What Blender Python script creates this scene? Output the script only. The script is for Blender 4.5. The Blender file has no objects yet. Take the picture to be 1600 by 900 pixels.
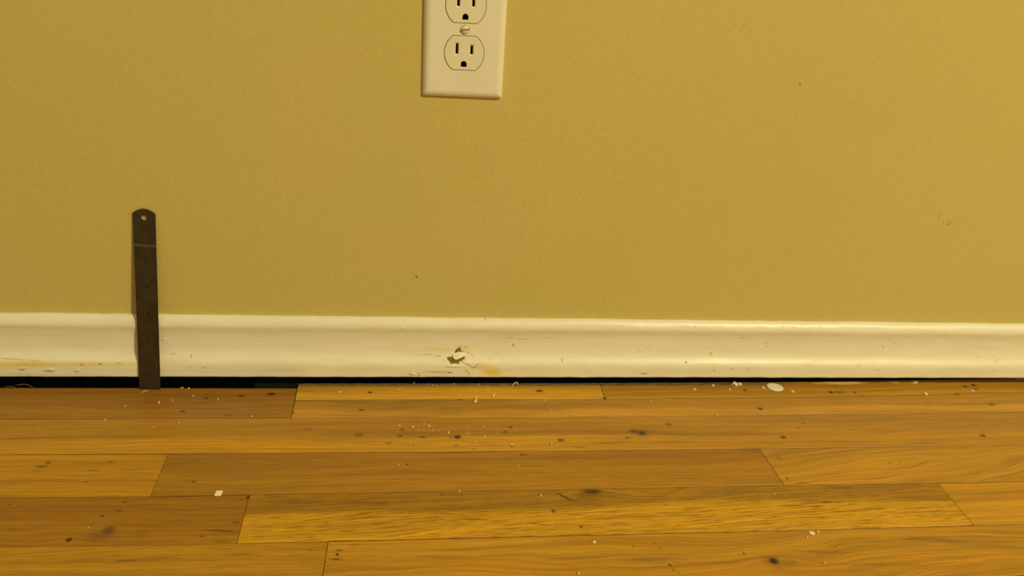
import bpy, bmesh, math, random
import numpy as np
from mathutils import Vector, Matrix, noise
S = bpy.context.scene
C = S.collection

# ------------------------------------------------------------------ camera
F, PITCH, YAW, ROLL, DIST, HGT = 1.26816, .39328, .13097, .06575, .72181, .40903
fw = Vector((math.sin(YAW)*math.cos(PITCH), math.cos(YAW)*math.cos(PITCH), -math.sin(PITCH)))
r0 = Vector((math.cos(YAW), -math.sin(YAW), 0)); u0 = r0.cross(fw)
rt = r0*math.cos(ROLL) + u0*math.sin(ROLL); up = -r0*math.sin(ROLL) + u0*math.cos(ROLL)
CAM = Vector((0, -DIST, HGT))
cd = bpy.data.cameras.new('camera'); cam = bpy.data.objects.new('camera', cd); C.objects.link(cam)
M4 = Matrix((rt, up, -fw)).transposed().to_4x4(); M4.translation = CAM; cam.matrix_world = M4
cd.sensor_width = 36; cd.lens = 36*F*1000/1600; cd.clip_start = .01; cd.clip_end = 50
S.camera = cam

# ------------------------------------------------------------------ light
def srgb(r, g, b):
    f = lambda c: (c/255/12.92) if c/255 <= .04045 else ((c/255+.055)/1.055)**2.4
    return (f(r), f(g), f(b), 1)
w = bpy.data.worlds.new('world'); S.world = w; w.use_nodes = True
w.node_tree.nodes['Background'].inputs[0].default_value = (1, .82, .43, 1)
w.node_tree.nodes['Background'].inputs[1].default_value = .29
la = bpy.data.lights.new('room_lamp', 'AREA'); la.shape = 'DISK'; la.size = .38
la.energy = 123; la.color = (1, .82, .41)
lo = bpy.data.objects.new('room_lamp', la); C.objects.link(lo)
lo.location = (2.05, -2.6, 2.65)
lo.rotation_euler = (Vector((-.1, 0, .05))-lo.location).to_track_quat('-Z', 'Y').to_euler()
S.view_settings.view_transform = 'Standard'; S.view_settings.look = 'None'
S.view_settings.exposure = 0; S.view_settings.gamma = 1; S.view_settings.use_curve_mapping = False

WY = .006            # y of the painted wall face
def pix(x, y, plane='z', val=0.0):
    d = fw + rt*((x-800)/(F*1000)) + up*((450-y)/(F*1000))
    k = 'xyz'.index(plane); return CAM + d*((val-CAM[k])/d[k])

# ------------------------------------------------------------------ helpers
def mat(name):
    m = bpy.data.materials.new(name); m.use_nodes = True
    nt = m.node_tree; b = nt.nodes['Principled BSDF']; return m, nt, b
def N(nt, typ, **kw):
    n = nt.nodes.new(typ)
    for k, v in kw.items():
        if k.startswith('i') and k[1:].isdigit(): n.inputs[int(k[1:])].default_value = v
        else: setattr(n, k, v)
    return n
def L(nt, a, b): nt.links.new(a, b)
def math_(nt, op, a, b=None, c=None, clamp=False):
    n = nt.nodes.new('ShaderNodeMath'); n.operation = op; n.use_clamp = clamp
    for i, v in enumerate((a, b, c)):
        if v is None: continue
        if isinstance(v, (int, float)): n.inputs[i].default_value = v
        else: nt.links.new(v, n.inputs[i])
    return n.outputs[0]
def mix_(nt, fac, a, b, blend='MIX'):
    n = nt.nodes.new('ShaderNodeMix'); n.data_type = 'RGBA'; n.blend_type = blend
    for i, v in ((0, fac), (6, a), (7, b)):
        if isinstance(v, (int, float, tuple)): n.inputs[i].default_value = v
        else: nt.links.new(v, n.inputs[i])
    return n.outputs[2]
def sstep(nt, v, a, b, t0=0., t1=1.):
    n = nt.nodes.new('ShaderNodeMapRange'); n.interpolation_type = 'SMOOTHSTEP'
    nt.links.new(v, n.inputs[0])
    for i, q in ((1, a), (2, b), (3, t0), (4, t1)): n.inputs[i].default_value = q
    return n.outputs[0]
def noise_(nt, vec, scale, detail=3, rough=.55, dist=0):
    n = N(nt, 'ShaderNodeTexNoise'); n.inputs['Scale'].default_value = scale
    n.inputs['Detail'].default_value = detail; n.inputs['Roughness'].default_value = rough
    n.inputs['Distortion'].default_value = dist; nt.links.new(vec, n.inputs['Vector']); return n.outputs['Fac']
def vscale(nt, vec, s):
    n = nt.nodes.new('ShaderNodeVectorMath'); n.operation = 'MULTIPLY'
    nt.links.new(vec, n.inputs[0]); n.inputs[1].default_value = s; return n.outputs[0]
class Gate:
    """keeps long lists of ellipse masks in one serial chain, so the shader's stack stays small"""
    def __init__(s, nt, vec): s.nt, s.base, s.v, s.n = nt, vec, vec, 0
    def step(s, value):
        s.n += 1
        if s.n % 3: return
        m = s.nt.nodes.new('ShaderNodeVectorMath'); m.operation = 'MULTIPLY_ADD'
        s.nt.links.new(value, m.inputs[0]); m.inputs[1].default_value = (1e-9, 1e-9, 1e-9); s.nt.links.new(s.base, m.inputs[2]); s.v = m.outputs[0]
def ell(nt, vec, c, r, rot=0., soft=(.45, 1.0)):
    """mask of a small ellipse (centre c, radii r) in the object's own coordinates"""
    if isinstance(vec, Gate): vec = vec.v
    m = nt.nodes.new('ShaderNodeMapping'); m.vector_type = 'TEXTURE'
    nt.links.new(vec, m.inputs[0]); m.inputs[1].default_value = c; m.inputs[3].default_value = r
    m.inputs[2].default_value = rot if isinstance(rot, tuple) else (0, 0, rot)
    l = nt.nodes.new('ShaderNodeVectorMath'); l.operation = 'LENGTH'; nt.links.new(m.outputs[0], l.inputs[0])
    return sstep(nt, l.outputs['Value'], soft[0], soft[1], 1., 0.)
def acc_max(nt, acc, v): return v if acc is None else math_(nt, 'MAXIMUM', acc, v)
def bump_(nt, b, h, strength, dist, prev=None):
    n = nt.nodes.new('ShaderNodeBump'); n.inputs['Strength'].default_value = strength
    n.inputs['Distance'].default_value = dist; nt.links.new(h, n.inputs['Height'])
    if prev: nt.links.new(prev, n.inputs['Normal'])
    nt.links.new(n.outputs[0], b.inputs['Normal']); return n.outputs[0]
def obj(name, bm, m, parent=None, smooth=False, loc=None):
    me = bpy.data.meshes.new(name)
    if isinstance(bm, bmesh.types.BMesh): bm.normal_update(); bm.to_mesh(me); bm.free()
    else: me.from_pydata(*bm); me.update()
    if m: me.materials.append(m)
    if smooth: me.polygons.foreach_set('use_smooth', [True]*len(me.polygons))
    o = bpy.data.objects.new(name, me); C.objects.link(o)
    if parent: o.parent = parent
    if loc is not None: o.location = loc
    return o
def tag(o, label=None, cat=None, group=None, kind=None):
    for k, v in (('label', label), ('category', cat), ('group', group), ('kind', kind)):
        if v: o[k] = v
    return o
def empty(name, loc):
    o = bpy.data.objects.new(name, None); C.objects.link(o); o.location = loc
    o.empty_display_size = .02; return o
def box_bm(x0, x1, y0, y1, z0, z1):
    bm = bmesh.new(); bmesh.ops.create_cube(bm, size=1)
    for v in bm.verts: v.co = Vector(((x0+x1)/2+v.co.x*(x1-x0), (y0+y1)/2+v.co.y*(y1-y0), (z0+z1)/2+v.co.z*(z1-z0)))
    return bm
def plain(name, col, rough=.5, spec=.5, metal=0, nscale=None, namp=.15, bump=None):
    m, nt, b = mat(name); b.inputs['Roughness'].default_value = rough; b.inputs['Metallic'].default_value = metal
    b.inputs['Specular IOR Level'].default_value = spec
    tc = N(nt, 'ShaderNodeTexCoord')
    n = noise_(nt, tc.outputs['Object'], nscale or 200, 3)
    k = sstep(nt, n, .3, .7, 1-namp, 1+namp)
    L(nt, mix_(nt, 1., col, k, 'MULTIPLY'), b.inputs['Base Color'])
    if bump: bump_(nt, b, n, bump[0], bump[1])
    return m

# ------------------------------------------------------------------ materials
def wall_material():
    m, nt, b = mat('ochre_wall_paint'); tc = N(nt, 'ShaderNodeTexCoord'); o = tc.outputs['Object']
    b.inputs['Roughness'].default_value = .62; b.inputs['Specular IOR Level'].default_value = .3
    broad = noise_(nt, o, 3.5, 2); fine = noise_(nt, o, 420, 3, .6); mid = noise_(nt, o, 130, 2)
    col = mix_(nt, sstep(nt, broad, .35, .65), (.555, .476, .154, 1), (.575, .480, .166, 1))
    col = mix_(nt, 1., col, sstep(nt, fine, .3, .7, .965, 1.035), 'MULTIPLY')
    dk = None; g = Gate(nt, o)
    def mark(px, py, rx, ry, s, rot=0):
        nonlocal dk
        p = pix(px, py, 'y', WY)
        e = math_(nt, 'MULTIPLY', ell(nt, g, (p.x, WY, p.z), (rx*.00056, .02, ry*.00056), (0, rot, 0), (.3, 1.)), s)
        dk = acc_max(nt, dk, e); g.step(dk)
    for a in [(1162, 38, 3, 2, .5), (1250, 132, 3.5, 3, .6), (651, 432.5, 3.5, 3, .75), (1243, 117, 2, 2, .25),
              (1469, 338, 1.6, 9, .4, .25), (1474, 348, 1.6, 6, .45, -.5), (1483, 347, 1.6, 6, .5, .4), (1481, 351, 3, 1.6, .6),
              (1486, 349, 1.5, 4, .3), (1366, 98, 2, 2, .2), (540, 128, 2, 2, .18), (352, 40, 2, 2, .15)]: mark(*a)
    col = mix_(nt, dk, col, (.12, .075, .02, 1)); L(nt, col, b.inputs['Base Color'])
    h = math_(nt, 'ADD', fine, mid); bump_(nt, b, h, .2, .0005)
    return m
def trim_material():
    m, nt, b = mat('cream_trim_paint'); tc = N(nt, 'ShaderNodeTexCoord'); o = tc.outputs['Object']
    b.inputs['Roughness'].default_value = .38; b.inputs['Specular IOR Level'].default_value = .55
    n1 = noise_(nt, vscale(nt, o, (14, 90, 90)), 1, 4); n2 = noise_(nt, o, 260, 3)
    col = mix_(nt, sstep(nt, n1, .35, .7), (.815, .805, .69, 1), (.775, .755, .62, 1))
    P = lambda x, y: (lambda p: (p.x, 0, p.z))(pix(x, y, 'y', -.004))
    g = Gate(nt, o)
    def E(px, py, rx, ry, s, rot=0, soft=(.3, 1.)):
        return math_(nt, 'MULTIPLY', ell(nt, g, P(px, py), (rx*.00058, 1, ry*.00068), (0, math.radians(rot), 0), soft), s)
    # yellow wall paint that got on the trim
    ye = None
    for a in [(40, 567, 85, 6, 1), (130, 567, 70, 4.5, .8), (190, 567, 50, 3.5, .5), (20, 573, 50, 4, .3), (768, 579, 24, 11, 1), (754, 572, 18, 6, .9), (746, 567, 10, 3, .6), (270, 563, 40, 6, .22),
              (680, 549, 45, 5, .35), (660, 556, 40, 3, .3), (726, 546, 10, 5, .6), (790, 577, 14, 4, .35), (655, 585, 50, 3, .3)]:
        ye = acc_max(nt, ye, E(*a, soft=(.2, 1.1))); g.step(ye)
    ye = math_(nt, 'MULTIPLY', ye, sstep(nt, noise_(nt, vscale(nt, o, (60, 200, 300)), 1, 3), .25, .5, .55, 1))
    col = mix_(nt, ye, col, (.74, .60, .15, 1))
    dk = None  # cracks and nicks, plus a long thin shadow line painted in
    for a in [(683, 580, 26, .9, .65), (702, 580.6, 7, 1.3, .9), (655, 581, 16, .7, .45), (440, 576, 55, .7, .45), (1005, 582.3, 9, 1.1, .85), (1004, 590, 9, 1.4, .9),
              (878, 563, 1.6, 3.5, .6), (1071, 566, 2.6, 1.8, .8), (1114, 577, 2.5, 3.5, .4), (1143, 575, 3.5, 2, .4), (1168, 574, 4, 1.2, .45),
              (129, 568, 2.6, 2, .65), (158, 567.3, 4, 1.8, .6), (187, 566, 8, .8, .4), (20, 560.5, 35, .8, .4, 3), (55, 562.5, 12, .8, .35, 5), (36, 576.5, 8, .8, .5), (78, 579, 11, 1, .5), (121, 579.4, 6, .9, .5),
              (30, 582, 34, .7, .4), (298, 558, 2.2, 3, .4), (298, 573, 5, .8, .4), (320, 573, 6, .8, .5), (408, 528, 2, 1.5, .3), (1200, 538.4, 3.4, 1.2, .65), (1196, 539.5, 2, 1, .5),
              (818, 533, 18, .8, .4, -6), (855, 531, 25, .8, .35), (796, 531, 9, 1, .35), (1162, 530.5, 13, .9, .45), (1178, 528, 8, .8, .35, -15), (1367, 576, 4, 1, .5), (1372, 577, 2.5, 1.6, .4),
              (1402, 539, 1.6, 1.2, .6), (1382, 541, 2, 1, .3), (1551, 525, 1.5, 1.5, .45), (1530, 560, 2, 3, .3), (1558, 565, 2.5, 4, .3), (1556, 559, 2, 2, .3), (1549, 578, 5, .8, .35), (1113, 554, 4, 2.5, .25),
              (1001, 552, 5, 1, .3), (1015, 545, 7, .8, .25, -20), (1088, 514, 1.5, 3, .35), (972, 512, 5, 1, .3), (730, 497.5, 14, 1, .5), (727, 501, 8, .9, .4), (759, 503, 1.4, 1.8, .6), (757, 499, 3, 1, .4),
              (790, 499.5, 12, .9, .3), (1060, 519, 30, .7, .2), (641, 583, 1.5, 1.5, .6), (656, 585.5, 2.2, 4.2, .55), (728, 578, 1.6, 3, .7), (733, 582.5, 2, 1.2, .6), (742, 571.5, 3, 1.6, .7), (738, 573, 5, 1.4, .75), (745, 569, 1.3, 2.5, .5),
              (700, 560, 3, 2, .6), (672, 556.5, 4, .8, .5, 20), (685, 558, 9, .9, .5), (664, 556, 8, .7, .4), (692, 563, 3, 1, .35), (640, 583.3, 4, .7, .4), (731, 553.5, 4, .9, .5, 20), (738, 558, 3, .9, .4), (765, 561, 3.4, .8, .3),
              (785, 562, 1.6, 1.5, .35), (735, 555, 10, .7, .35, 25), (1228, 540, 2, 1, .2), (1226, 512, 3, 1, .35), (1240, 514, 4, 1, .35), (1268, 515, 6, 1, .35), (1283, 514, 4, 1, .3), (1262, 570, 6, 1.2, .3), (1340, 570, 5, 1.5, .3), (1246, 535, 2, 1, .2)]:
        dk = acc_max(nt, dk, E(*a)); g.step(dk)
    col = mix_(nt, dk, col, (.10, .075, .025, 1))
    L(nt, col, b.inputs['Base Color'])
    hl = None
    for a in [(36, 575, 8, 1, 1), (78, 577, 12, 1.4, 1), (121, 578, 6, 1.1, 1), (254, 530.3, 4, .8, 1, 10), (272, 553, 6, .9, 1), (325, 578.3, 30, .7, .6), (120, 582, 110, .7, .6), (440, 578, 60, .8, .7),
              (692, 582.5, 16, 1, 1), (900, 582, 70, .8, .5), (805, 538, 4, 1.6, 1, 30), (1200, 540.5, 3, 1, 1), (1382, 541.5, 2.5, 1, 1), (629, 513, 4, 1, 1), (648, 583, 3, 3, 1), (1112, 553, 3, 1.5, .8),
              (680, 576, 40, 3, .25), (715, 570, 30, 4, .4), (408, 528, 3, 2, .6), (194, 554, 3, 1, .8), (742, 566, 4, 3, .6)]:
        hl = acc_max(nt, hl, E(*a)); g.step(hl)
    h = math_(nt, 'ADD', math_(nt, 'MULTIPLY', n1, .8), math_(nt, 'MULTIPLY', n2, .22))
    h = math_(nt, 'ADD', h, math_(nt, 'MULTIPLY', hl, 1.2)); h = math_(nt, 'SUBTRACT', h, math_(nt, 'MULTIPLY', dk, 1.))
    bump_(nt, b, h, .55, .0007)
    return m

KNOTS = [  # px, py, rx, ry, strength, rotation
 (1000, 676, 20, 7, .49, 0), (1003, 677, 6.5, 4, .85, 0), (990, 674, 9, 2.6, .6, 0), (980, 684, 4, 1.8, .8, 0), (1045, 663, 7, 3, .55, 0), (715, 683, 7, 4, .95, 0), (704, 683, 6, 2.5, .45, 0), (560, 679.5, 9, 3.5, .5, 0),
 (625, 681, 6, 2, .65, 0), (660, 683, 6, 2, .7, 0), (480, 671, 9, 1.8, .45, 0), (628, 671.5, 5, 1.8, .65, 0), (607, 692.5, 7, 1.6, .6, 0), (788, 675, 3.5, 2, .75, 0), (798, 668, 4, 2, .8, 0), (876, 688, 7, 3.2, .75, 0),
 (1223.6, 683, 6, 2.8, .8, 0), (1536, 681, 5, 3, .75, 25), (1255, 662, 5, 1.2, .6, 0), (1247, 669, 3, 1.4, .6, 0), (1525, 664, 5, 1.4, .35, 0), (712, 696, 3, 3, .5, 40), (740, 702, 2, 1.5, .5, 0), (800, 697, 3, 3, .5, 0),
 (322, 622.5, 5, 1.8, .8, 0), (377, 618.5, 8, 1.8, .75, 0), (286, 643, 5, 1.8, .75, 0), (358, 649.5, 9, 1.4, .5, 0), (424, 616, 8, 2.4, 1, -3), (395, 649, 4, 2, .35, 0), (578, 613, 5, 2, .85, 0), (565, 641, 6, 1.8, .85, 0),
 (458, 645, 2.4, 2, .8, 0), (718, 624.5, 3, 1.5, .75, 0), (843, 611, 6.5, 2.3, .85, 0), (921, 625.5, 2, 1.4, .7, 0), (1188, 638.7, 5, 2.4, .95, 0), (1164, 610, 4, 2, .6, 0), (1298, 613, 4, 2.2, .95, 0), (1312, 613, 13, 2, .5, 0),
 (1336, 613.5, 2.5, 1.7, .8, 0), (1347, 618, 2, 1.4, .7, 0), (1508, 604, 4.5, 1.7, .8, 0), (1521, 602, 4.5, 1.7, .95, 0), (1524, 608, 8, 2, .4, 0), (1495, 616, 5, 1.3, .7, 0), (1550, 632, 7, 1.7, .7, 0), (1450, 629, 6, 1.3, .45, 0),
 (1305, 604, 3, 1.4, .45, 0), (945, 622.5, 3, 2, 1, 0), (75, 722.5, 5, 3, .7, -30), (66, 729, 13, 2.2, .6, 0), (60, 736, 12, 3, .22, 0), (145, 735, 16, 2, .35, 0), (172, 721.5, 5, 1.6, .5, 0), (135, 753, 4, 1.6, .5, 0), (205, 734, 12, 1.8, .28, 0),
 (303, 752.5, 5, 1.6, .75, 0), (295, 753, 10, 1.2, .4, 0), (637, 726, 2.2, 1.8, .85, 0), (690, 773, 3, 1.6, .7, 15), (195, 784, 5, 1.8, .8, 0), (186, 798, 6, 1.6, .7, 0), (160, 806, 4, 1.8, .8, 0), (140, 819, 14, 1.4, .4, 0),
 (15, 788, 3, 1.3, .6, 0), (108, 843.5, 6, 4, 1, -8), (158, 836, 30, 10, .42, 0), (170, 828, 11, 7, .55, 0), (147, 842, 12, 6, .3, 0), (218, 836, 16, 8, .2, 0), (345, 829.5, 30, 1.3, .75, 4), (368, 816, 8, 1.4, .65, 0), (315, 838, 6, 1.4, .65, 0),
 (347, 846, 16, 3, .35, 0), (20, 827, 14, 1.5, .4, 0), (60, 823, 14, 1, .35, 0), (388, 777, 4, 2.6, 1, -20), (925, 768, 17, 4.5, .85, 0), (925, 772, 32, 9, .3, 0), (883, 777, 18, 1.3, 1, 27), (897, 783, 12, .9, .7, 15), (865, 799, 4.5, 3.6, .7, 0), (908, 823.5, 4, 1.6, .9, 40),
 (527, 866.5, 3, 3.4, .95, -20), (529, 860, 7, 1.8, .6, 0), (524, 873.5, 14, 1.1, .95, 3), (555, 851, 12, 3, .3, 0), (485, 859.5, 4, 1.6, .6, 0), (1209, 876.5, 9, 5.5, 1, 8), (1207, 876, 18, 9, .4, 0), (1228, 880, 26, 8, .28, 0), (1215, 885, 14, 6, .25, 0),
 (1047, 883, 4, 1.8, .85, 35), (1052, 890, 2, 1.4, .7, 0), (1162, 864.5, 2.4, 3, .65, 0), (1031, 856, 2, 1.5, .6, 0), (1024, 849, 2, 1.2, .5, 0), (989, 854, 2, 1.4, .5, 0), (1061, 896, 2, 1.2, .6, 0), (200, 876, 25, 1.3, .6, -4), (255, 871, 30, 1, .4, -4), (380, 866, 35, 1.2, .4, -2),
 (1230, 748, 2.4, 1.6, .8, 0), (1217, 716, 6, 4, .3, 0), (1255, 755, 14, 1.2, .6, 0), (1290, 785, 20, 1.2, .75, 0), (1240, 790, 26, 1.2, .6, 0), (1265, 786, 16, 1.2, .6, 0), (1275, 791, 12, 1.2, .7, 0), (745, 812, 25, 1, .7, 3), (690, 802, 25, 1, .5, 3),
 (840, 819, 20, 1.1, .7, 8), (905, 699, 12, 1.2, .4, 0), (960, 692, 50, 1.6, .35, -2), (1060, 691, 60, 1.6, .35, 0), (817, 711, 8, 2, .5, 0), (1175, 703, 30, 4, .25, 0), (1020, 874, 60, 5, .32, 0), (1100, 880, 80, 3, .25, 0), (900, 872, 80, 3, .22, -2), (1440, 692, 40, 1.4, .35, 0),
 (700, 871, 80, 3, .2, 4), (560, 786, 60, 4, .3, 0), (450, 783, 60, 6, .28, 0), (520, 730, 80, 3, .18, 0), (1280, 862, 60, 2.6, .3, 3), (1480, 846, 60, 6, .22, 10), (1370, 882, 90, 2, .25, 2), (1560, 853, 50, 3, .25, 6), (1430, 842, 24, 1.1, .5, 0),
 (700, 707.5, 60, 1.6, .35, 0), (1370, 760, 90, 6, .22, -1), (1150, 768, 90, 4, .2, -1), (640, 748, 90, 2, .2, 0), (170, 613, 60, 3, .14, 0), (870, 715, 60, 3, .2, 0), (330, 620, 60, 2, .12, 0)]
BIG = [(925, 762, 60, 22, .012), (108, 838, 40, 14, .004), (1209, 877, 45, 16, .005), (1000, 677, 40, 14, .003), (715, 683, 24, 9, .002), (75, 726, 30, 9, .002)]
def floor_material():
    m, nt, b = mat('honey_oak_boards'); tc = N(nt, 'ShaderNodeTexCoord'); o = tc.outputs['Object']
    b.inputs['Specular IOR Level'].default_value = .45
    def at(name, out='Fac'): return N(nt, 'ShaderNodeAttribute', attribute_name=name).outputs[out]
    sep = N(nt, 'ShaderNodeSeparateXYZ'); L(nt, o, sep.inputs[0])
    U = sep.outputs['X']; uv = N(nt, 'ShaderNodeUVMap', uv_map='UVMap'); su = N(nt, 'ShaderNodeSeparateXYZ'); L(nt, uv.outputs[0], su.inputs[0])
    V = su.outputs['Y']                             # metres across the board from its far edge
    seed = at('seed'); tilt = at('tilt'); cath = at('cath'); flk = at('flk')
    # grain lines bend round the knots
    warp = None
    for px, py, rx, ry, amp in BIG:
        p = pix(px, py); c = (p.x, p.y, 0)
        e = ell(nt, o, c, (rx*.00058, ry*.00095, 1), 0, (0., 1.5)); e = math_(nt, 'MULTIPLY', e, amp)
        warp = e if warp is None else math_(nt, 'ADD', warp, e)
    su_ = math_(nt, 'MULTIPLY', seed, 7.31)
    cu = N(nt, 'ShaderNodeCombineXYZ'); L(nt, math_(nt, 'ADD', math_(nt, 'MULTIPLY', U, 5.), su_), cu.inputs[0]); L(nt, math_(nt, 'MULTIPLY', V, 16.), cu.inputs[1]); L(nt, seed, cu.inputs[2])
    wn = noise_(nt, cu.outputs[0], 1, 2, .5)
    wn = math_(nt, 'SUBTRACT', wn, .5)
    Vw = math_(nt, 'ADD', V, math_(nt, 'MULTIPLY', wn, math_(nt, 'MULTIPLY_ADD', cath, .05, .010)))
    Vw = math_(nt, 'ADD', Vw, warp); Vw = math_(nt, 'ADD', Vw, math_(nt, 'MULTIPLY', U, tilt))
    def gn(su2, sv, det, rough=.55):
        c = N(nt, 'ShaderNodeCombineXYZ'); L(nt, math_(nt, 'MULTIPLY_ADD', U, su2, su_), c.inputs[0])
        L(nt, math_(nt, 'MULTIPLY', Vw, sv), c.inputs[1]); L(nt, seed, c.inputs[2]); return noise_(nt, c.outputs[0], 1, det, rough)
    g1 = gn(5, 330, 4); g2 = gn(22, 1500, 3, .7); broad = gn(3.5, 55, 2); fl = gn(48, 1300, 2, .5); fl2 = gn(30, 700, 1, .5); band = gn(2., 150, 2)
    vv = math_(nt, 'ADD', math_(nt, 'DIVIDE', V, .057), math_(nt, 'MULTIPLY', math_(nt, 'SUBTRACT', broad, .5), .5))
    sp = math_(nt, 'SUBTRACT', vv, at('split'))
    fd = math_(nt, 'SUBTRACT', 1., math_(nt, 'MULTIPLY', at('fade'), sstep(nt, U, .05, .35)))
    col = mix_(nt, math_(nt, 'MULTIPLY', sstep(nt, sp, -.07, .07), fd), at('ca', 'Color'), at('cb', 'Color'))
    tone = math_(nt, 'ADD', sstep(nt, g1, .28, .72, -.12, .12), sstep(nt, g2, .3, .7, -.19, .19))
    tone = math_(nt, 'ADD', tone, sstep(nt, broad, .3, .7, -.10, .10)); tone = math_(nt, 'ADD', tone, sstep(nt, band, .3, .7, -.07, .07))
    tone = math_(nt, 'ADD', tone, 1.)
    col = mix_(nt, 1., col, tone, 'MULTIPLY')
    # the browner streaks of the heartwood
    col = mix_(nt, math_(nt, 'MULTIPLY', sstep(nt, band, .55, .72), .25), col, (.26, .095, .010, 1))
    f = math_(nt, 'MULTIPLY', math_(nt, 'MAXIMUM', sstep(nt, fl, .575, .66), math_(nt, 'MULTIPLY', sstep(nt, fl2, .60, .67), .8)), flk)
    col = mix_(nt, math_(nt, 'MULTIPLY', f, .78), col, (.15, .055, .006, 1))
    # cathedral figure: wide dark growth lines
    cw = math_(nt, 'ADD', math_(nt, 'MULTIPLY', Vw, 105.), math_(nt, 'MULTIPLY', broad, 1.6))
    tri = math_(nt, 'PINGPONG', cw, .5)
    cl = math_(nt, 'MULTIPLY', sstep(nt, tri, .39, .5), cath); cl = math_(nt, 'MULTIPLY', cl, sstep(nt, fl2, .3, .6))
    col = mix_(nt, math_(nt, 'MULTIPLY', cl, .40), col, (.22, .085, .008, 1))
    # ragged knots
    dist = noise_(nt, vscale(nt, o, (500, 900, 1)), 1, 3); k2 = N(nt, 'ShaderNodeTexNoise'); k2.inputs['Scale'].default_value = 380; L(nt, o, k2.inputs['Vector'])
    off = nt.nodes.new('ShaderNodeVectorMath'); off.operation = 'MULTIPLY_ADD'; L(nt, k2.outputs['Color'], off.inputs[0]); off.inputs[1].default_value = (.0026, .0020, 0)
    o2 = nt.nodes.new('ShaderNodeVectorMath'); o2.operation = 'SUBTRACT'; L(nt, o, o2.inputs[0]); o2.inputs[1].default_value = (.0013, .0010, 0); L(nt, o2.outputs[0], off.inputs[2])
    kv = Gate(nt, off.outputs[0])
    dk = None; soft = None
    for px, py, rx, ry, s, rot in KNOTS:
        p = pix(px, py); a = pix(px-rx, py); c = pix(px+rx, py); t = pix(px, py-ry); q = pix(px, py+ry)
        r = ((c-a).length/2*1.2, max((t-q).length/2*1.2, .0010), 1)
        e = ell(nt, kv, (p.x, p.y, 0), r, -math.radians(rot)*1.5, (.30, 1.0) if s >= .5 else (.1, 1.05)); e = math_(nt, 'MULTIPLY', e, s)
        if s < .5: soft = acc_max(nt, soft, e); kv.step(soft)
        else: dk = acc_max(nt, dk, e); kv.step(dk)
    col = mix_(nt, math_(nt, 'MULTIPLY', soft, 1.5, clamp=True), col, (.145, .078, .034, 1))
    col = mix_(nt, dk, col, (.040, .015, .006, 1))
    # grimy unfinished strip along the wall edge, yellow and cream paint on it
    gr = math_(nt, 'MULTIPLY', sstep(nt, math_(nt, 'ADD', V, math_(nt, 'MULTIPLY', g1, .004)), .0055, .0105, 1, 0), math_(nt, 'MULTIPLY', at('grime'), sstep(nt, U, .34, .44, 1, .12)))
    gcol = mix_(nt, sstep(nt, noise_(nt, vscale(nt, o, (90, 300, 1)), 1, 3), .35, .65), (.055, .050, .030, 1), (.20, .15, .075, 1))
    col = mix_(nt, math_(nt, 'MULTIPLY', gr, .85), col, gcol)
    pa = None
    for px, py, rx, ry, s in [(1315, 598, 48, 3.4, 1), (1280, 599, 14, 1.5, .6), (1398, 597.5, 10, 1.6, .8), (1428, 598, 7, 3, .8), (1594, 592.6, 8, 1.5, .9), (1110, 597, 90, 1.2, .25)]:
        p = pix(px, py); e = math_(nt, 'MULTIPLY', ell(nt, kv, (p.x, p.y, 0), (rx*.0007, ry*.0016, 1), 0, (.4, 1)), s); pa = acc_max(nt, pa, e); kv.step(pa)
    col = mix_(nt, pa, col, (.74, .58, .17, 1))
    L(nt, col, b.inputs['Base Color'])
    L(nt, math_(nt, 'MULTIPLY_ADD', g1, .12, .40), b.inputs['Roughness'])
    h = math_(nt, 'SUBTRACT', math_(nt, 'MULTIPLY', g1, .3), math_(nt, 'MULTIPLY', f, .4))
    bump_(nt, b, h, .22, .0004)
    return m

# ------------------------------------------------------------------ floor boards (one mesh: the floor)
def seam(pts, slope=.003):
    w = sorted([tuple(pix(x, y)[:2]) for x, y in pts]); xs = np.array([a[0] for a in w]); ys = np.array([a[1] for a in w])
    def f(x):
        if x < xs[0]: return ys[0] + slope*(x-xs[0])
        if x > xs[-1]: return ys[-1] + slope*(x-xs[-1])
        return float(np.interp(x, xs, ys))
    return f
eL = seam([(0, 606), (220, 606.5), (463, 607)]); eR = seam([(463, 599), (900, 598.5), (1230, 597), (1400, 594.3), (1600, 591.3)], .008)
s0 = seam([(463, 625), (940, 623.5), (1200, 621), (1440, 617), (1600, 612)])
s1 = seam([(0, 655), (455, 653), (900, 651.5), (1300, 647), (1600, 643)])
s2 = seam([(0, 710), (400, 708.5), (800, 705), (1190, 701), (1600, 695)])
s3 = seam([(0, 777.5), (235, 776), (400, 773), (800, 766.5), (1225, 758), (1465, 755), (1600, 752)])
s4 = seam([(0, 854.5), (200, 853), (370, 849.5), (800, 839), (1200, 829.5), (1522, 821), (1600, 819.5)])
BW = .0572
def below(f, k): return lambda x: f(x) - BW*k
def jt(a, b): return (pix(*a).x, pix(*b).x)
XL, XR = -1.1, 1.5
jA = jt((466, 600), (455, 653)); jB = jt((937, 599), (945, 623.5)); jC = jt((262, 711), (235, 776)); jD = jt((1187, 702), (1225, 758))
jE = jt((389, 775), (370, 849)); jF = jt((1465, 755), (1522, 821)); jG = jt((512, 850), (503, 905)); jA0 = (jA[0], jA[0]*.5+jA[1]*.5); jA1 = (jA0[1], jA[1])
END0, END1 = (XL, XL), (XR, XR)
def c_(r, g, b): return srgb(r*.925, g*.925, b*.72)
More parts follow.
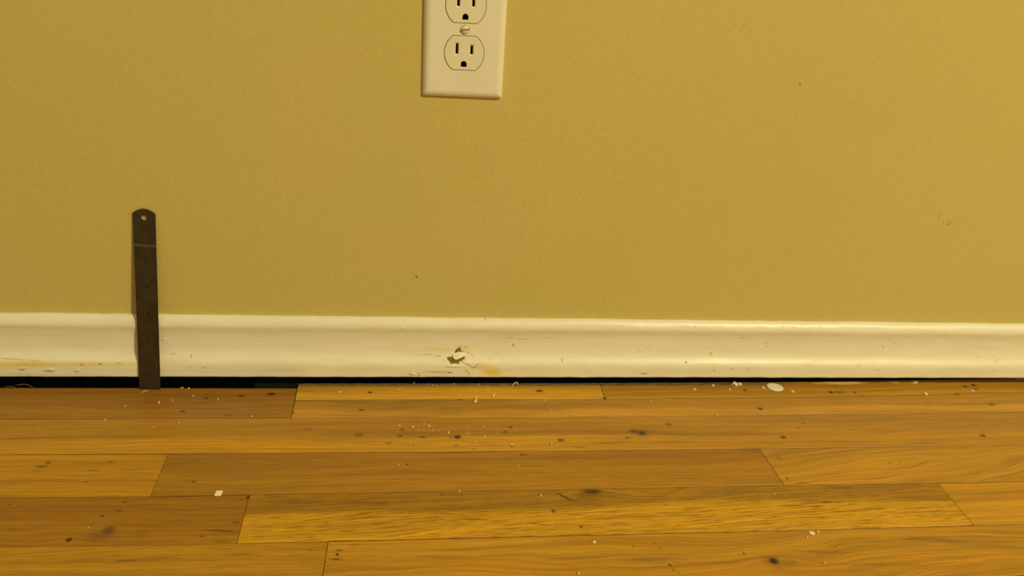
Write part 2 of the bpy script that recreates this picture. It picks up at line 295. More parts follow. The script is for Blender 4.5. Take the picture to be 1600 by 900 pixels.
PL = [  # far seam, near seam, left joint, right joint, colour far, colour near, split, tilt, cathedral, flecks, grime, height
 (eL, s1, END0, jA, c_(162, 113, 44), c_(170, 122, 48), .6, .0, .1, .3, 0, .0002),
 (eR, s0, jA0, jB, c_(212, 160, 64), c_(220, 170, 70), .25, .0, .0, .2, 1, .0001),
 (eR, s0, jB, END1, c_(196, 145, 57), c_(202, 152, 60), .4, .0, .1, .25, 1, .0002),
 (s0, s1, jA1, END1, c_(186, 138, 50), c_(204, 152, 60), .35, .0, .5, .25, 0, 0.),
 (s1, s2, END0, END1, c_(186, 137, 52), c_(210, 157, 52), .55, .0, .1, .3, 0, .0001),
 (s2, s3, END0, jC, c_(200, 148, 46), c_(192, 142, 44), .6, .0, .2, .3, 0, -.0001),
 (s2, s3, jC, jD, c_(174, 125, 50), c_(182, 134, 50), .5, .006, .1, .25, 0, .0001),
 (s2, s3, jD, END1, c_(196, 147, 60), c_(200, 150, 58), .5, .15, 1., .15, 0, .0001),
 (s3, s4, END0, jE, c_(170, 120, 44), c_(174, 125, 44), .5, .0, .1, .3, 0, -.0001),
 (s3, s4, jE, jF, c_(176, 132, 44), c_(220, 168, 50), .36, .05, .15, 1., 0, .0001),
 (s3, s4, jF, END1, c_(206, 152, 52), c_(210, 156, 54), .5, .03, .0, .15, 0, 0.),
 (s4, below(s4, 1), END0, jG, c_(196, 147, 54), c_(188, 141, 50), .5, .0, .3, .4, 0, .0002),
 (s4, below(s4, 1), jG, END1, c_(200, 150, 58), c_(198, 146, 54), .5, .02, .6, .25, 0, 0.)]
rnd = random.Random(5)
tones = [(196, 144, 52), (184, 132, 48), (206, 156, 58), (178, 128, 48), (212, 160, 58)]
for k in range(1, 34):
    xs = [XL] ; x = XL
    while True:
        x += rnd.uniform(.45, 1.1)
        if x > XR-.2: break
        xs.append(x)
    xs.append(XR)
    for a, b in zip(xs, xs[1:]):
        t1 = c_(*rnd.choice(tones)); t2 = c_(*rnd.choice(tones))
        PL.append((below(s4, k), below(s4, k+1), (a, a), (b, b), t1, t2, rnd.uniform(.3, .7), 0., rnd.choice((0, .2, .8)), rnd.uniform(.2, .8), 0, rnd.uniform(-.0001, .0002)))
verts, faces, fa, uvs, mi = [], [], [], [], []
G = .0003
for i, (fs, ns, lj, rj, ca, cb, spl, tl, ct, flk_, gri, h) in enumerate(PL):
    n = max(2, int((rj[0]-lj[0])/.06)); base = len(verts)
    rings = []
    for ins, z in ((G, -.018), (G, h-.0002), (G+.0002, h)):
        ring = []
        fx0, fx1, nx0, nx1 = lj[0]+ins*.6, rj[0]-ins*.6, lj[1]+ins*.6, rj[1]-ins*.6
        for q in range(n+1):
            x = fx0+(fx1-fx0)*q/n; ring.append((x, fs(x)-ins, z))
        for q in range(n, -1, -1):
            x = nx0+(nx1-nx0)*q/n; ring.append((x, ns(x)+ins, z))
        rings.append(range(len(verts), len(verts)+len(ring))); verts += ring
        for q, vtx in enumerate(ring): uvs.append((vtx[0], fs(vtx[0])-vtx[1] if True else 0))
    m_ = len(rings[0])
    fcs = []
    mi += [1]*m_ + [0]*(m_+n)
    for a, b in zip(rings, rings[1:]):
        for q in range(m_): fcs.append((a[q], b[q], b[(q+1) % m_], a[(q+1) % m_]))
    t = rings[2]
    for q in range(n): fcs.append((t[q], t[m_-1-q], t[m_-2-q], t[q+1]))
    faces += fcs; fa += [i]*len(fcs)
me = bpy.data.meshes.new('floor'); me.from_pydata(verts, [], faces); me.update()
uvl = me.uv_layers.new(name='UVMap')
li = np.zeros(len(me.loops), dtype=np.int32); me.loops.foreach_get('vertex_index', li)
uvl.data.foreach_set('uv', np.array(uvs, dtype=np.float32)[li].ravel())
fa = np.array(fa)
for nm, k in (('split', 6), ('tilt', 7), ('cath', 8), ('flk', 9), ('grime', 10)):
    at = me.attributes.new(nm, 'FLOAT', 'FACE'); at.data.foreach_set('value', np.array([float(p[k]) for p in PL], dtype=np.float32)[fa])
at = me.attributes.new('fade', 'FLOAT', 'FACE'); at.data.foreach_set('value', np.array([.7 if i == 4 else 0. for i in range(len(PL))], dtype=np.float32)[fa])
at = me.attributes.new('seed', 'FLOAT', 'FACE'); at.data.foreach_set('value', np.array([(i*1.618+.3) for i in range(len(PL))], dtype=np.float32)[fa])
for nm, k in (('ca', 4), ('cb', 5)):
    at = me.attributes.new(nm, 'FLOAT_COLOR', 'FACE'); at.data.foreach_set('color', np.array([p[k] for p in PL], dtype=np.float32)[fa].ravel())
me.materials.append(floor_material()); me.materials.append(plain('grimy_shaded_edge', (.06, .03, .01, 1), .9, .1)); me.polygons.foreach_set('material_index', mi)  # board sides: grime plus painted shade, so seams don't catch the lamp
fl = bpy.data.objects.new('floor', me); C.objects.link(fl); tag(fl, kind='structure')

# ------------------------------------------------------------------ wall, what is under it, baseboard
dark = plain('grimy_shaded_subfloor', (.010, .010, .008, 1), .9, .1, nscale=60, namp=.5)  # grimy wood, taken to near black to paint in the unlit gap
tag(obj('trim_1', box_bm(XL, XR, -.20, .09, -.05, -.0185), dark), 'dark rough subfloor showing in the gap under the baseboard', kind='structure')
tag(obj('trim_2', box_bm(XL, XR, .05, .088, -.018, .03), dark), 'dark sole plate behind the gap under the baseboard', kind='structure')
bmw = box_bm(XL, XR, WY, WY+.013, .018, 2.3)
pa_, pb_ = pix(397, 600), pix(463.5, 600)
tag(obj('trim_3', box_bm(pa_.x, pb_.x, -.0062, .03, -.018, -.0035), plain('dirty_green_block', (.009, .011, .008, 1), .9, .1, nscale=300, namp=.5)), 'dark greenish block in the gap beside the end of the brown board', kind='structure')
tag(obj('wall_back', bmw, wall_material()), kind='structure')

PROF = [(.0062, .0722), (.0052, .0727), (.0036, .0726), (.0020, .0717), (.0007, .0704), (-.0004, .0689), (-.0013, .0670), (-.0019, .0652), (-.0021, .0635), (-.0019, .0620),
        (-.0014, .0602), (-.0007, .0577), (-.0002, .0545), (.0001, .0500), (.0001, .0455), (-.0002, .0410), (-.0007, .0372), (-.0017, .0340), (-.0031, .0314), (-.0045, .0293), (-.0056, .0275), (-.0062, .0260), (-.0065, .0246),
        (-.0066, .0215), (-.0065, .0175), (-.0065, .0150), (-.0065, .0132), (-.0062, .0121), (-.0050, .0119), (.0062, .0119)]
nx = 1150; vs = []; fs_ = []
for i in range(nx+1):
    x = XL+(XR-XL)*i/nx
    for j, (y, z) in enumerate(PROF):
        a = 0 if j in (0, len(PROF)-1) else 1
        z += (-.0003+.0006*x)*max(0, (.030-z)/.018) if z < .030 else 0
        d = noise.noise(Vector((x*7, z*50, 3)))*.0005 + noise.noise(Vector((x*40, z*160, 9)))*.00022 + noise.noise(Vector((x*160, z*260, 1)))*.00009
        if j <= 5: z += noise.noise(Vector((x*14, 0, 7)))*.0007 + noise.noise(Vector((x*75, 0, 2)))*.0004 + noise.noise(Vector((x*260, 0, 4)))*.0003*max(0, 1-abs(x-.13)/.15)
        if j >= 25: z += noise.noise(Vector((x*60, 1, 7)))*.0003 + noise.noise(Vector((x*300, 1, 2)))*.00012
        # crushed spot under the peeled paint
        p = ((x-.0462)/.006, (z-.0365)/.0045); q = p[0]**2+p[1]**2
        if q < 4: d += .0016*math.exp(-q*1.6)*(1+.4*noise.noise(Vector((x*900, z*900, 5))))
        vs.append((x, y+a*d, z))
m_ = len(PROF)
for i in range(nx):
    for j in range(m_-1):
        a = i*m_+j; fs_.append((a, a+1, a+m_+1, a+m_))
trim = trim_material()
bb = obj('baseboard_back', (vs, [], fs_), trim, smooth=True); tag(bb, kind='structure')

# peeled, torn paint hanging off the baseboard
flake_m = plain('torn_paint', (.82, .77, .58, 1), .6, .3, nscale=350, namp=.12)
flake_y = plain('torn_yellowed_paint', (.74, .64, .22, 1), .6, .3, nscale=350, namp=.12)
def yface(z):
    zs = [q[1] for q in PROF[3:25]][::-1]; ys = [q[0] for q in PROF[3:25]][::-1]; return float(np.interp(z, zs, ys))
def surf(px, py, lift):
    """point on the photo ray through (px, py) that lies 'lift' in front of the baseboard face"""
    y = -.004
    for k in range(30):
        p = pix(px, py, 'y', y); y += .5*(yface(p.z)-lift-y)
    return pix(px, py, 'y', y)
def flake(ring, thick=.0004, m=None, parent=bb):
    """ring: (px, py, lift in mm) outline of a lifted scab of paint with its own thickness"""
    bm = bmesh.new(); P = [surf(a, b, c*.001) for a, b, c in ring]; cen = sum(P, Vector())/len(P); cen.y -= .0006
    f_ = [bm.verts.new(p) for p in P]; b_ = [bm.verts.new(p+Vector((0, thick, 0))) for p in P]
    c1 = bm.verts.new(cen); c2 = bm.verts.new(cen+Vector((0, thick, 0))); n = len(P)
    for i in range(n):
        j = (i+1) % n; bm.faces.new((f_[i], f_[j], c1)); bm.faces.new((b_[j], b_[i], c2)); bm.faces.new((f_[j], f_[i], b_[i], b_[j]))
    bmesh.ops.recalc_face_normals(bm, faces=bm.faces[:])
    return obj('paint_flake', bm, m or flake_m, parent)
def hole(ring):
    bm = bmesh.new(); P = [surf(a, b, .0004) for a, b in ring]; c = bm.verts.new(sum(P, Vector())/len(P)+Vector((0, .0001, 0)))
    f_ = [bm.verts.new(p) for p in P]; k_ = [bm.verts.new(p+Vector((0, .003, 0))) for p in P]
    for i in range(len(P)): j = (i+1) % len(P); bm.faces.new((f_[i], f_[j], c)); bm.faces.new((f_[j], f_[i], k_[i], k_[j]))
    bm.faces.new(k_[::-1]); bmesh.ops.recalc_face_normals(bm, faces=bm.faces[:])
    o = obj('bare_spot', bm, hole_m, bb); tag(o, 'brown bare spot where the paint tore off'); return o
hole_m = plain('bare_brown_wood', (.20, .14, .035, 1), .9, .1, nscale=500, namp=.4)
hole([(698.5, 560), (702, 557.5), (708, 558.5), (713, 561), (720, 559), (726, 557.5), (726.5, 560), (721, 564), (717, 565), (718, 568.5), (712, 567.5), (705, 568.5), (702, 564)])
hole([(711.5, 550), (713, 547), (716, 544), (718.5, 542.5), (718.5, 546.5), (716, 549), (712.5, 551)])
flake([(707, 553.5, 1.0), (711, 552, .8), (714, 550.5, .6), (719, 550, .6), (724, 550.5, .7), (729, 552.5, .8), (727, 555.5, 1.4), (722, 558.5, 2.2), (715, 561.5, 2.6), (711, 562, 2.4), (708, 559, 2.0)])
flake([(720.5, 549, .7), (719.5, 545, .7), (721, 541.8, .6), (725, 543, .7), (727.5, 547, .9), (725, 550, .9)], m=flake_y)
flake([(722, 563, .8), (727, 561, 1.1), (734, 562, 1.1), (741, 566, 1.0), (742, 570, 1.2), (737, 571.5, 1.4), (730, 569, 1.3), (724, 566.5, 1.1)])
flake([(697, 571, .5), (706, 570.5, .7), (722, 571, .6), (724, 573.5, .7), (708, 574, .8), (698, 573.5, .6)], .0003)
# scraped, lifted slivers of paint on the lower lip
for a in [[(29, 575.2, .3), (36, 574.2, .7), (43, 575.2, .9), (35, 576.6, .8)], [(66, 577.8, .3), (78, 575.8, .9), (91, 577, .6), (80, 579.2, .9)], [(116, 577.8, .3), (121, 576.8, .7), (127, 578, .5), (121, 579.2, .7)],
          [(639, 583.8, .4), (644, 581.5, .9), (649, 582.5, 1.1), (648, 585.8, 1.1), (642, 586, .8)], [(654.5, 583, .4), (658.5, 583, 1.1), (658.5, 589, 1.2), (655, 589, .9)],
          [(251, 529.6, .2), (256, 529.6, .8), (262, 531.4, .5), (255, 531.8, .7)], [(267, 553.2, .2), (272, 552.2, .6), (278, 553, .4), (272, 554, .5)], [(801, 537, .3), (806, 536, .9), (808, 539, .7), (803, 541, .6)],
          [(1378, 540.5, .2), (1382, 540, .6), (1384, 542, .6), (1380, 542.5, .4)], [(1197, 540.2, .2), (1201, 540, .6), (1203, 541.4, .5), (1199, 541.6, .4)], [(731, 580.5, .3), (735, 580.8, .9), (735.5, 583, .9), (731.5, 583, .6)],
          [(627, 512, .2), (631, 512, .6), (631.5, 514, .6), (627.5, 514, .3)], [(1110, 553, .2), (1114, 551.8, .7), (1117, 554, .6), (1112, 556, .5)]]:
    flake(a, .0003)

# ------------------------------------------------------------------ outlet
def rrect(w, h, r, n=6):
    out = []
    for cx, cz, a0 in ((w/2-r, h/2-r, 0), (-w/2+r, h/2-r, 90), (-w/2+r, -h/2+r, 180), (w/2-r, -h/2+r, 270)):
        for k in range(n+1):
            a = math.radians(a0+90*k/n); out.append((cx+r*math.cos(a), cz+r*math.sin(a)))
    return out
def face_shape(rad, half, cz=0, n=18):
    a1 = math.asin(half/rad); out = []
    for s in (0, 1):
        for k in range(n+1):
            a = -a1+2*a1*k/n + s*math.pi; out.append((rad*math.cos(a), cz+rad*math.sin(a)))
    return out
def circ(r, cz=0, n=28, cx=0): return [(cx+r*math.cos(2*math.pi*k/n), cz+r*math.sin(2*math.pi*k/n)) for k in range(n)]
def dome(cx, cz, w, h):
    r = w/2; top = cz+h/2-r; out = [(cx-r, cz-h/2), (cx+r, cz-h/2)]
    for k in range(13): a = math.pi*k/12; out.append((cx+r*math.cos(a), top+r*math.sin(a)))
    return out
def loft_plate(outer_rings, holes, hole_depth, back_y=0.):
    """outer_rings: [(loop, y)...] from the wall to the front; holes: [[(loop, y)...]] from the front inwards"""
    bm = bmesh.new()
    def ring(l, y): return [bm.verts.new((a, y, b)) for a, b in l]
    def bridge(A, B):
        for i in range(len(A)):
            j = (i+1) % len(A); bm.faces.new((A[i], A[j], B[j], B[i]))
    R = [ring(l, y) for l, y in outer_rings]
    for A, B in zip(R, R[1:]): bridge(A, B)
    edges = []
    def es(A):
        for i in range(len(A)):
            e = bm.edges.get((A[i], A[(i+1) % len(A)])) or bm.edges.new((A[i], A[(i+1) % len(A)])); edges.append(e)
    es(R[-1])
    for H in holes:
        Q = [ring(l, y) for l, y in H]; es(Q[0])
        for A, B in zip(Q, Q[1:]): bridge(B, A)
    bmesh.ops.triangle_fill(bm, use_beauty=True, use_dissolve=False, edges=edges)
    bmesh.ops.recalc_face_normals(bm, faces=bm.faces[:])
    return bm
plastic = plain('ivory_plastic', (.77, .755, .645, 1), .36, .5, nscale=25, namp=.02, bump=(.03, .0005))
face_pl = plain('ivory_device_plastic', (.75, .735, .59, 1), .38, .5, nscale=25, namp=.02)
slot_dark = plain('dark_slot', (.012, .008, .006, 1), .8, .1)
metalscrew = plain('painted_screw', (.70, .67, .50, 1), .35, .5, nscale=300, namp=.08)
sc = pix(726.5, 46.5, 'y', WY-.0055)
out = empty('wall_outlet', (sc.x, WY, sc.z)); out.rotation_euler = (0, .0, 0)
tag(out, 'ivory duplex electrical outlet with a smooth cover plate on the ochre wall', 'outlet')
W_, H_ = .0702, .1146; T = .0055
def shr(d, r): return rrect(W_-2*d, H_-2*d, max(r-d, .0006))
rings = [(shr(0, .0022), 0), (shr(0, .0022), -.0012), (shr(.0003, .0022), -.0020), (shr(.0010, .0024), -.0032), (shr(.0021, .0030), -.0043), (shr(.0034, .0040), -.0050), (shr(.0048, .0052), -.0054), (shr(.0062, .0066), -T)]
HR = .01745; HH = .0145
holes = []
for s in (1, -1):
    cz = s*.01945
    holes.append([(face_shape(HR+.0004, HH+.0004, cz), -T), (face_shape(HR, HH, cz), -T+.0004), (face_shape(HR, HH, cz), -.0005)])
holes.append([(circ(.0042), -T), (circ(.0030), -T+.0014), (circ(.0030), -.0005)])
bmp = loft_plate(rings, holes, T)
cp = obj('cover_plate', bmp, plastic, out)
def receptacle(cz):
    o0 = [(face_shape(HR-.0004, HH-.0004), -.001), (face_shape(HR-.0004, HH-.0004), -T-.0000), (face_shape(HR-.0009, HH-.0009), -T-.0006)]
    hs = []; pits = []
    yf = -T-.0006
    for cx, h in ((-.00635, .0084), (.00635, .0070)):
        z0 = .0036 if cx < 0 else .0031
        o_ = [(cx-.0018, z0-h/2-.0012), (cx+.0018, z0-h/2-.0012), (cx+.0018, z0+h/2+.0012), (cx-.0018, z0+h/2+.0012)]
        i_ = [(cx-.0010, z0-h/2), (cx+.0010, z0-h/2), (cx+.0010, z0+h/2), (cx-.0010, z0+h/2)]
        hs.append([(o_, yf), (i_, yf+.0010)]); pits.append((i_, yf+.0010))
    d = dome(0, -.0088, .0051, .0049); hs.append([(d, yf), (d, yf+.0003)]); pits.append((d, yf+.0003))
    ro = obj('receptacle', loft_plate(o0, hs, 0), face_pl, out, loc=(0, 0, cz))
    for l, y in pits:
        bm = bmesh.new(); A = [bm.verts.new((a, y, b)) for a, b in l]; B = [bm.verts.new((a, -.0006, b)) for a, b in l]
        for i in range(len(A)): j = (i+1) % len(A); bm.faces.new((A[i], B[i], B[j], A[j]))
        bm.faces.new(B)
        so = obj('slot', bm, slot_dark, ro); tag(so, 'dark prong opening')
    return ro
receptacle(.01945); receptacle(-.01945)
bm = bmesh.new()
R_ = [[bm.verts.new((r*math.cos(2*math.pi*k/32), y, r*math.sin(2*math.pi*k/32))) for k in range(32)] for r, y in ((.0029, -.003), (.0036, -T-.0002), (.0034, -T-.0009), (.0024, -T-.0014), (.0010, -T-.0016))]
for A, B in zip(R_, R_[1:]):
    for i in range(32): j = (i+1) % 32; bm.faces.new((A[i], A[j], B[j], B[i]))
bm.faces.new(R_[-1]); bmesh.ops.recalc_face_normals(bm, faces=bm.faces[:])
scw = obj('screw', bm, metalscrew, out, smooth=True)
bm = box_bm(-.0035, .0035, -T-.0017, -T-.0004, -.00042, .00042)
bm.verts.ensure_lookup_table()
so = obj('screw_slot', bm, plain('screw_slot_shade', (.16, .12, .06, 1), .7, .2), scw); so.rotation_euler = (0, -.16, 0)

# ------------------------------------------------------------------ steel ruler
pb = pix(234.5, 608, 'z', .0004); tz = pix(225, 326, 'y', WY-.001)
Z = (tz-pb); LEN = Z.length; Z.normalize(); X = Vector((1, 0, 0)); X = (X - Z*X.dot(Z)).normalized(); Y = Z.cross(X)
RW, RT = .0194, .0007
def ruler_mat(nm, base):
    m, nt, b = mat(nm); tc = N(nt, 'ShaderNodeTexCoord'); o = tc.outputs['Object']
    b.inputs['Metallic'].default_value = .7; b.inputs['Roughness'].default_value = .32
    n = noise_(nt, vscale(nt, o, (1500, 1, 60)), 1, 4); n2 = noise_(nt, o, 90, 3)
    c = mix_(nt, 1., base, sstep(nt, n, .3, .7, .85, 1.15), 'MULTIPLY'); c = mix_(nt, 1., c, sstep(nt, n2, .3, .7, .85, 1.15), 'MULTIPLY')
    L(nt, c, b.inputs['Base Color']); bump_(nt, b, n, .08, .0002); return m
steel = ruler_mat('aged_steel', (.076, .064, .043, 1)); ink = plain('etched_black', (.015, .010, .008, 1), .6, .3)
pale = ruler_mat('pale_band_steel', (.155, .14, .105, 1))  # paler tone for the band across the blade
ru = empty('steel_ruler', pb); tag(ru, 'narrow dark steel ruler with a round hole, standing upright against the white baseboard', 'ruler')
Mr = Matrix((X, Y, Z)).transposed().to_4x4(); ru.rotation_euler = Mr.to_euler()
def prof(d=0):
    w = RW/2-d; o = [(-w, d), (w, d), (w, LEN-.0042)]
    for k in range(1, 16):
        a = k/16; xx = w-2*w*a; o.append((xx, LEN-.0042+(.0042-d)*(1-(xx/w)**2)))
    o.append((-w, LEN-.0042)); return o
hc = (0, LEN-.0080)
bm = loft_plate([(prof(.00012), 0), (prof(0), -.00012), (prof(0), -RT+.00012), (prof(.00012), -RT)], [[(circ(.0026, hc[1]), -RT), (circ(.0026, hc[1]), 0)]], 0)
# back face
bm.edges.ensure_lookup_table(); open_e = [e for e in bm.edges if e.is_boundary]
bmesh.ops.triangle_fill(bm, use_beauty=True, use_dissolve=False, edges=open_e); bmesh.ops.recalc_face_normals(bm, faces=bm.faces[:])
obj('blade', bm, steel, ru)
bm = bmesh.new()
def tick(x0, x1, z, t=.00012):
    v = [bm.verts.new(p) for p in ((x0, -RT-.00003, z-t), (x1, -RT-.00003, z-t), (x1, -RT-.00003, z+t), (x0, -RT-.00003, z+t))]; bm.faces.new(v)
unit = .0270; z0 = .0012
k = 0
while True:
    z = z0+k*unit/16
    if z > .141: break
    l = .0044 if k % 16 == 0 else (.0036 if k % 8 == 0 else (.0028 if k % 4 == 0 else .0020))
    tick(-RW/2+.0002, -RW/2+.0002+l, z); k += 1
tick(-RW/2+.0002, RW/2-.0002, z0+unit, .00016)
k = 0
while True:
    z = z0+k*.00106
    if z > .141: break
    l = .0040 if k % 10 == 0 else (.0032 if k % 5 == 0 else .0020)
    tick(RW/2-.0002-l, RW/2-.0002, z, .00009); k += 1
for z in (.0335, .0360, .0385, .0410): tick(-.0004, .0004, z, .0007)
obj('graduations', bm, ink, ru)
def digit(t, x, z, size):
    cu = bpy.data.curves.new('numeral', 'FONT'); cu.body = t; cu.size = size; cu.align_x = 'CENTER'; cu.align_y = 'CENTER'; cu.extrude = .00003; cu.offset = .00012
    to = bpy.data.objects.new('numeral_source', cu); C.objects.link(to)
    dg = bpy.context.evaluated_depsgraph_get(); mm = bpy.data.meshes.new_from_object(to.evaluated_get(dg))
    bpy.data.objects.remove(to); mm.materials.clear(); mm.materials.append(ink)
    o = bpy.data.objects.new('numeral', mm); C.objects.link(o); o.parent = ru; o.location = (x, -RT-.00004, z); o.rotation_euler = (math.pi/2, 0, 0)
for i in range(5): digit(str(i+1), .0004, .0225+i*.0270, .0052)
bm = bmesh.new(); tick(-RW/2+.0004, RW/2-.0004, .1428, .0011); ob = obj('end_band', bm, pale, ru); tag(ob, 'paler band across the blade')

# ------------------------------------------------------------------ paint chips, crumbs and shavings on the boards
chip_white = plain('white_paint_chip', (.86, .82, .70, 1), .55, .3, nscale=400, namp=.05)
chip_cream = plain('cream_crumb', (.84, .76, .55, 1), .8, .2, nscale=900, namp=.15)
wood_pale = plain('pale_wood_shaving', (.80, .62, .32, 1), .7, .2, nscale=900, namp=.15)
FZ = .0003
def chip(name, px, py, rx, ry, m, label, cat, group=None, rot=0, seed=0, thick=.0006, shape='blob', n=14, curl=0.):
    r = random.Random(seed); p = pix(px, py); a = (pix(px+rx, py)-pix(px-rx, py)).length/2; b = (pix(px, py-ry)-pix(px, py+ry)).length/2
    if shape == 'square': L_ = [(-a, -b), (a*.9, -b*1.05), (a, b), (-a*.85, b*.9)]; n = 4
    else:
        L_ = []
        for k in range(n):
            t = 2*math.pi*k/n; s = 1 if shape == 'oval' else r.uniform(.62, 1.12); L_.append((a*s*math.cos(t), b*s*math.sin(t)))
    cr, sr = math.cos(rot), math.sin(rot); asp = 1
    bm = bmesh.new(); T_, B_ = [], []
    for x, y in L_:
        x2, y2 = x*cr-y*sr, x*sr+y*cr; c = curl*((x2/a)**2)
        jz = 0 if shape in ('oval', 'square') else r.uniform(-.2, .2)*thick
        B_.append(bm.verts.new((x2, y2, c))); T_.append(bm.verts.new((x2*.93, y2*.93, c+thick+jz)))
    for i in range(n): j = (i+1) % n; bm.faces.new((B_[i], B_[j], T_[j], T_[i]))
    if shape == 'blob':
        top = bm.verts.new((r.uniform(-.2, .2)*a, r.uniform(-.2, .2)*b, thick*1.5))
        for i in range(n): j = (i+1) % n; bm.faces.new((T_[i], T_[j], top))
    else: bm.faces.new(T_)
    bm.faces.new(B_[::-1])
    o = obj(name, bm, m, loc=(p.x, p.y, FZ)); tag(o, label, cat, group); return o
def sliver(name, pts, w, m, label, cat, group=None, arch=.0012, thick=.0003):
    """a thin curled strip through floor points"""
    P = [pix(*q) for q in pts]; n = 12; Q = []
    for i in range(n+1):
        t = i/n*(len(P)-1); k = min(int(t), len(P)-2); f = t-k; q = P[k].lerp(P[k+1], f); q.z = FZ+.0001+arch*math.sin(math.pi*i/n); Q.append(q)
    c0 = Q[0].copy(); c0.z = FZ
    bm = bmesh.new(); R = []
    for i, q in enumerate(Q):
        d = (Q[min(i+1, n)]-Q[max(i-1, 0)]); d.z = 0; s = Vector((-d.y, d.x, 0)).normalized()*w*(.35+.65*math.sin(math.pi*(i+.6)/(n+1.2)))/2
        q = q-c0; R.append([bm.verts.new(v) for v in (q-s, q+s, q+s+Vector((0, 0, thick)), q-s+Vector((0, 0, thick)))])
    for A, B in zip(R, R[1:]):
        for i in range(4): j = (i+1) % 4; bm.faces.new((A[i], A[j], B[j], B[i]))
    bm.faces.new(R[0][::-1]); bm.faces.new(R[-1])
    bmesh.ops.recalc_face_normals(bm, faces=bm.faces[:])
    o = obj(name, bm, m, loc=c0); tag(o, label, cat, group); return o
chip('paint_chip', 1210.5, 605.3, 12.2, 5.6, chip_white, 'largest cream paint chip, a flat oval lying at the board edge right of centre', 'paint chip', rot=-.45, shape='oval', n=28, thick=.0005, curl=.0004)
chip('paint_chip', 341.5, 771.6, 5.6, 3.6, chip_white, 'small square white paint chip on the seam in the lower left of the floor', 'paint chip', shape='square', thick=.0008)
chip('plaster_crumb', 1148, 601, 5, 2.7, chip_cream, 'larger of two jagged white crumbs at the board edge, left of the oval chip', 'crumb', seed=3, thick=.0016)
chip('plaster_crumb', 1155.6, 600.7, 3.2, 2, chip_cream, 'smaller of two white crumbs at the board edge, just right of the jagged one', 'crumb', seed=8, thick=.0012)
chip('plaster_crumb', 1114, 602.5, 2.6, 1.3, chip_cream, 'flat white crumb at the board edge, left of the two jagged crumbs', 'crumb', seed=9, thick=.0006)
chip('plaster_crumb', 1192.3, 606.3, 2.8, 2.4, wood_pale, 'tan triangular crumb just left of the oval paint chip', 'crumb', seed=19, thick=.0005, n=5)
chip('plaster_crumb', 1238.5, 612.6, 2.6, 1.8, wood_pale, 'tan crumb just right of the oval paint chip', 'crumb', seed=20, thick=.0005)
chip('plaster_crumb', 1140.3, 609, 1.6, 1.4, chip_cream, 'tan speck in front of the two jagged white crumbs', 'crumb', seed=21, thick=.0005)
chip('plaster_crumb', 1085, 608.5, 2.6, 1.1, chip_cream, 'faint flat crumb at the board edge, leftmost of the row left of the oval chip', 'crumb', seed=22, thick=.0004)
chip('paint_chip', 1430, 597.3, 4, 1.8, chip_cream, 'yellowish paint chip wedged at the gap right of the yellow paint streak', 'paint chip', seed=23, thick=.0010)
chip('plaster_crumb', 1446, 616.2, 2.6, 1.4, chip_white, 'bright white crumb on the faint seam in the right part of the floor', 'crumb', seed=24, thick=.0010)
chip('plaster_crumb', 1519, 611, 1.8, 1.8, chip_cream, 'pale crumb below the pair of dark marks near the right end of the baseboard', 'crumb', seed=25, thick=.0008)
chip('plaster_crumb', 1268, 833.5, 5, 2.6, chip_cream, 'flattened cream crumb in the lower right of the floor, just below a long seam', 'crumb', seed=26, thick=.0005)
chip('plaster_crumb', 1278, 831.5, 1.8, 1.2, chip_cream, 'tiny crumb touching the right side of the flattened cream crumb', 'crumb', seed=27, thick=.0005)
chip('plaster_crumb', 1261.5, 839.3, 1.6, 1.0, chip_cream, 'tiny crumb just below the left side of the flattened cream crumb', 'crumb', seed=28, thick=.0005)
chip('plaster_crumb', 928.5, 848.4, 2.8, 1.7, chip_white, 'bright white crumb on the lowest board, bottom centre', 'crumb', seed=29, thick=.0010)
chip('plaster_crumb', 903.5, 897, 1.7, 1.9, chip_cream, 'cream crumb at the very bottom edge of the floor, bottom centre', 'crumb', seed=30, thick=.0010)
chip('plaster_crumb', 845, 774.7, 1.5, 1.5, chip_white, 'white speck left of the slanting dark crack in the golden board', 'crumb', seed=31, thick=.0008)
chip('plaster_crumb', 717.5, 768, 1.4, 1.4, chip_white, 'white speck sitting on the long seam right of the square chip', 'crumb', seed=32, thick=.0008)
chip('plaster_crumb', 742.7, 628, 2.8, 1.5, chip_cream, 'cream crumb under the short upright shaving, below the torn baseboard paint', 'crumb', seed=33, thick=.0010)
sliver('wood_shaving', [(529, 615), (532, 613.4), (535, 611.8)], .0018, wood_pale, 'short straight pale shaving on the board left of centre near the wall', 'shaving', arch=.0008)
sliver('wood_shaving', [(769.5, 622.5), (772, 619), (776.3, 616.8)], .0016, wood_pale, 'bent pale shaving on the near-wall board right of the torn paint', 'shaving', arch=.0014)
sliver('wood_shaving', [(743.8, 626), (744, 622.5), (744.5, 620.6)], .0018, wood_pale, 'short upright shaving on the seam below the torn paint', 'shaving', arch=.0012)
sliver('wood_shaving', [(799.5, 604.6), (803, 602.4), (808, 600.6), (809, 602)], .0011, wood_pale, 'curled pale shaving at the board edge below the yellow paint stain', 'shaving', arch=.0022)
sliver('wood_shaving', [(674.5, 602), (676.5, 604.5), (678, 601.8)], .0010, wood_pale, 'tiny curled shaving at the board edge, left of its close neighbour', 'shaving', arch=.0010)
sliver('wood_shaving', [(682, 602.6), (683.6, 604.2)], .0010, wood_pale, 'tiny straight shaving right beside the tiny curled one at the board edge', 'shaving', arch=.0006)
sliver('wood_shaving', [(220.5, 614.2), (226, 612.7), (232.5, 610.8)], .0008, wood_pale, 'long thin pale sliver on the floor at the foot of the steel ruler', 'shaving', arch=.0005)
sliver('wood_shaving', [(620.5, 610), (626, 609.3)], .0012, wood_pale, 'short pale sliver on the far board between the straight shaving and the torn paint', 'shaving', arch=.0006)
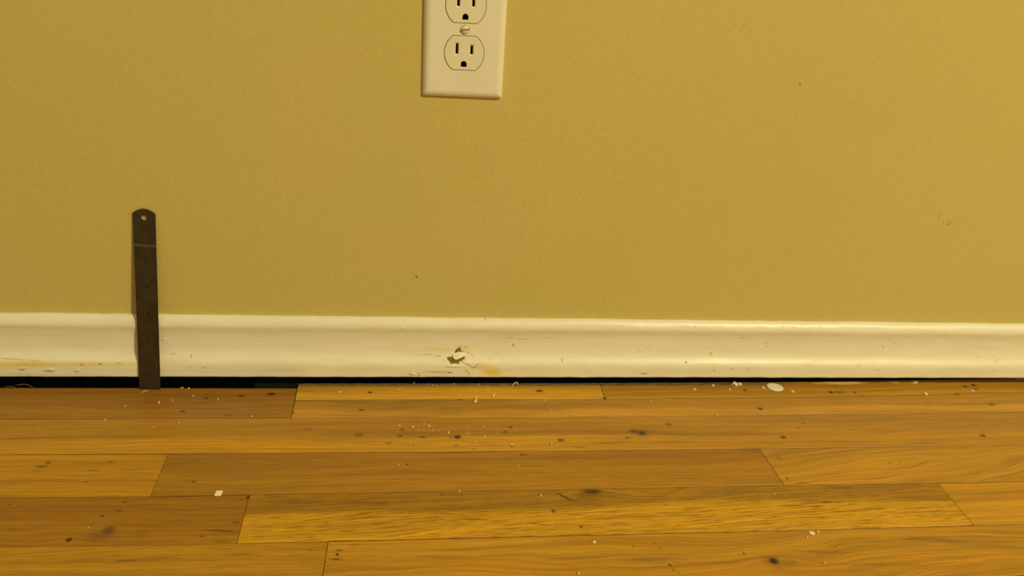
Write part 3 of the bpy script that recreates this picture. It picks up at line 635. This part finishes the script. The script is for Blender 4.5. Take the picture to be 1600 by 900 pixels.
sliver('wood_shaving', [(861.3, 695.3), (862.7, 691.4)], .0010, wood_pale, 'pale sliver on the second board, left of the dark knot at the centre', 'shaving', arch=.0008)
sliver('wood_shaving', [(797.5, 697.5), (800, 695.5), (802, 697.5)], .0010, wood_pale, 'small hooked shaving above the dark seam in the middle of the floor', 'shaving', arch=.0010)
sliver('wood_shaving', [(1285, 879), (1287.5, 881), (1290, 880)], .0010, wood_pale, 'small bent shaving right of the large black knot in the lower right', 'shaving', arch=.0008)
sliver('wood_shaving', [(282, 528+79), (287, 527.6+79)], .0008, chip_cream, 'pale fleck on the edge of the brown board, right of the ruler', 'shaving', arch=.0003)
lint = plain('grey_lint', (.20, .18, .14, 1), .9, .1)
sliver('lint_strand', [(24, 602), (29, 604), (38, 603.2), (46, 604.6), (54, 608)], .0006, lint, 'longer grey lint strand at the dark gap under the left end of the baseboard', 'lint', arch=.0016)
sliver('lint_strand', [(7, 606.8), (15, 605.6), (24, 606.2)], .0006, lint, 'shorter grey lint strand lying at the far left board edge', 'lint', arch=.0008)
# scattered sawdust specks, many alike
def specks(pts, label, group, m=wood_pale):
    for k, (x, y, r) in enumerate(pts): chip('sawdust_speck', x, y, r*.88, r*.66, m, label, 'speck', group, seed=int(x*7+y), thick=.0006, n=7)
specks([(248.5, 629.5, 2), (302, 619, 1.5), (196, 635, 1.3), (270, 626, 1.3), (341, 624.5, 1.4), (164, 656.6, 1.6), (280, 661, 1.2), (393, 651.3, 1.8), (295, 607.2, 1.5), (60, 668, 1), (240, 668.5, 1)],
       'tiny pale sawdust speck on the brown boards near the ruler', 'sawdust specks near the ruler')
specks([(716, 618, 1.5), (748, 601, 1.1), (647, 599, 1.1), (762, 604.8, 1.2), (709, 600.5, 1.3), (850, 626, 1.5), (861, 641, 1.3), (1016.5, 627.2, 1.4), (1119.5, 649, 1.7)],
       'tiny pale sawdust speck on the far boards below the middle of the baseboard', 'sawdust specks on the far boards')
specks([(624, 666, 1.9), (645.5, 668, 2.2), (662.2, 663, 1.4), (670, 666, 2.4), (653.5, 673, 1.3), (676, 672.7, 1.4), (684, 673, 1.1), (700.5, 676.5, 2), (729.6, 667.3, 1.4), (730, 678.6, 1.7), (733.5, 677.2, 1.2), (756, 667.5, 1.3), (757, 683.2, 1.7), (744.5, 691, 1.4), (641, 692, 1.3), (775.5, 679.3, 1.1)],
       'tiny pale sawdust speck scattered around the round dark knot on the second board', 'sawdust specks around the round knot')
specks([(622.5, 727, 1.5), (790, 776.2, 1.4), (871.3, 818, 1.5), (883, 864.5, 1.3), (1309, 855.6, 1.6), (1245.5, 877, 1.3), (1209.5, 772.7, 1.5), (811, 729, 1), (138.5, 825, 1.2)],
       'tiny lone pale speck on the nearer boards in the lower half of the floor', 'lone specks on the nearer boards')
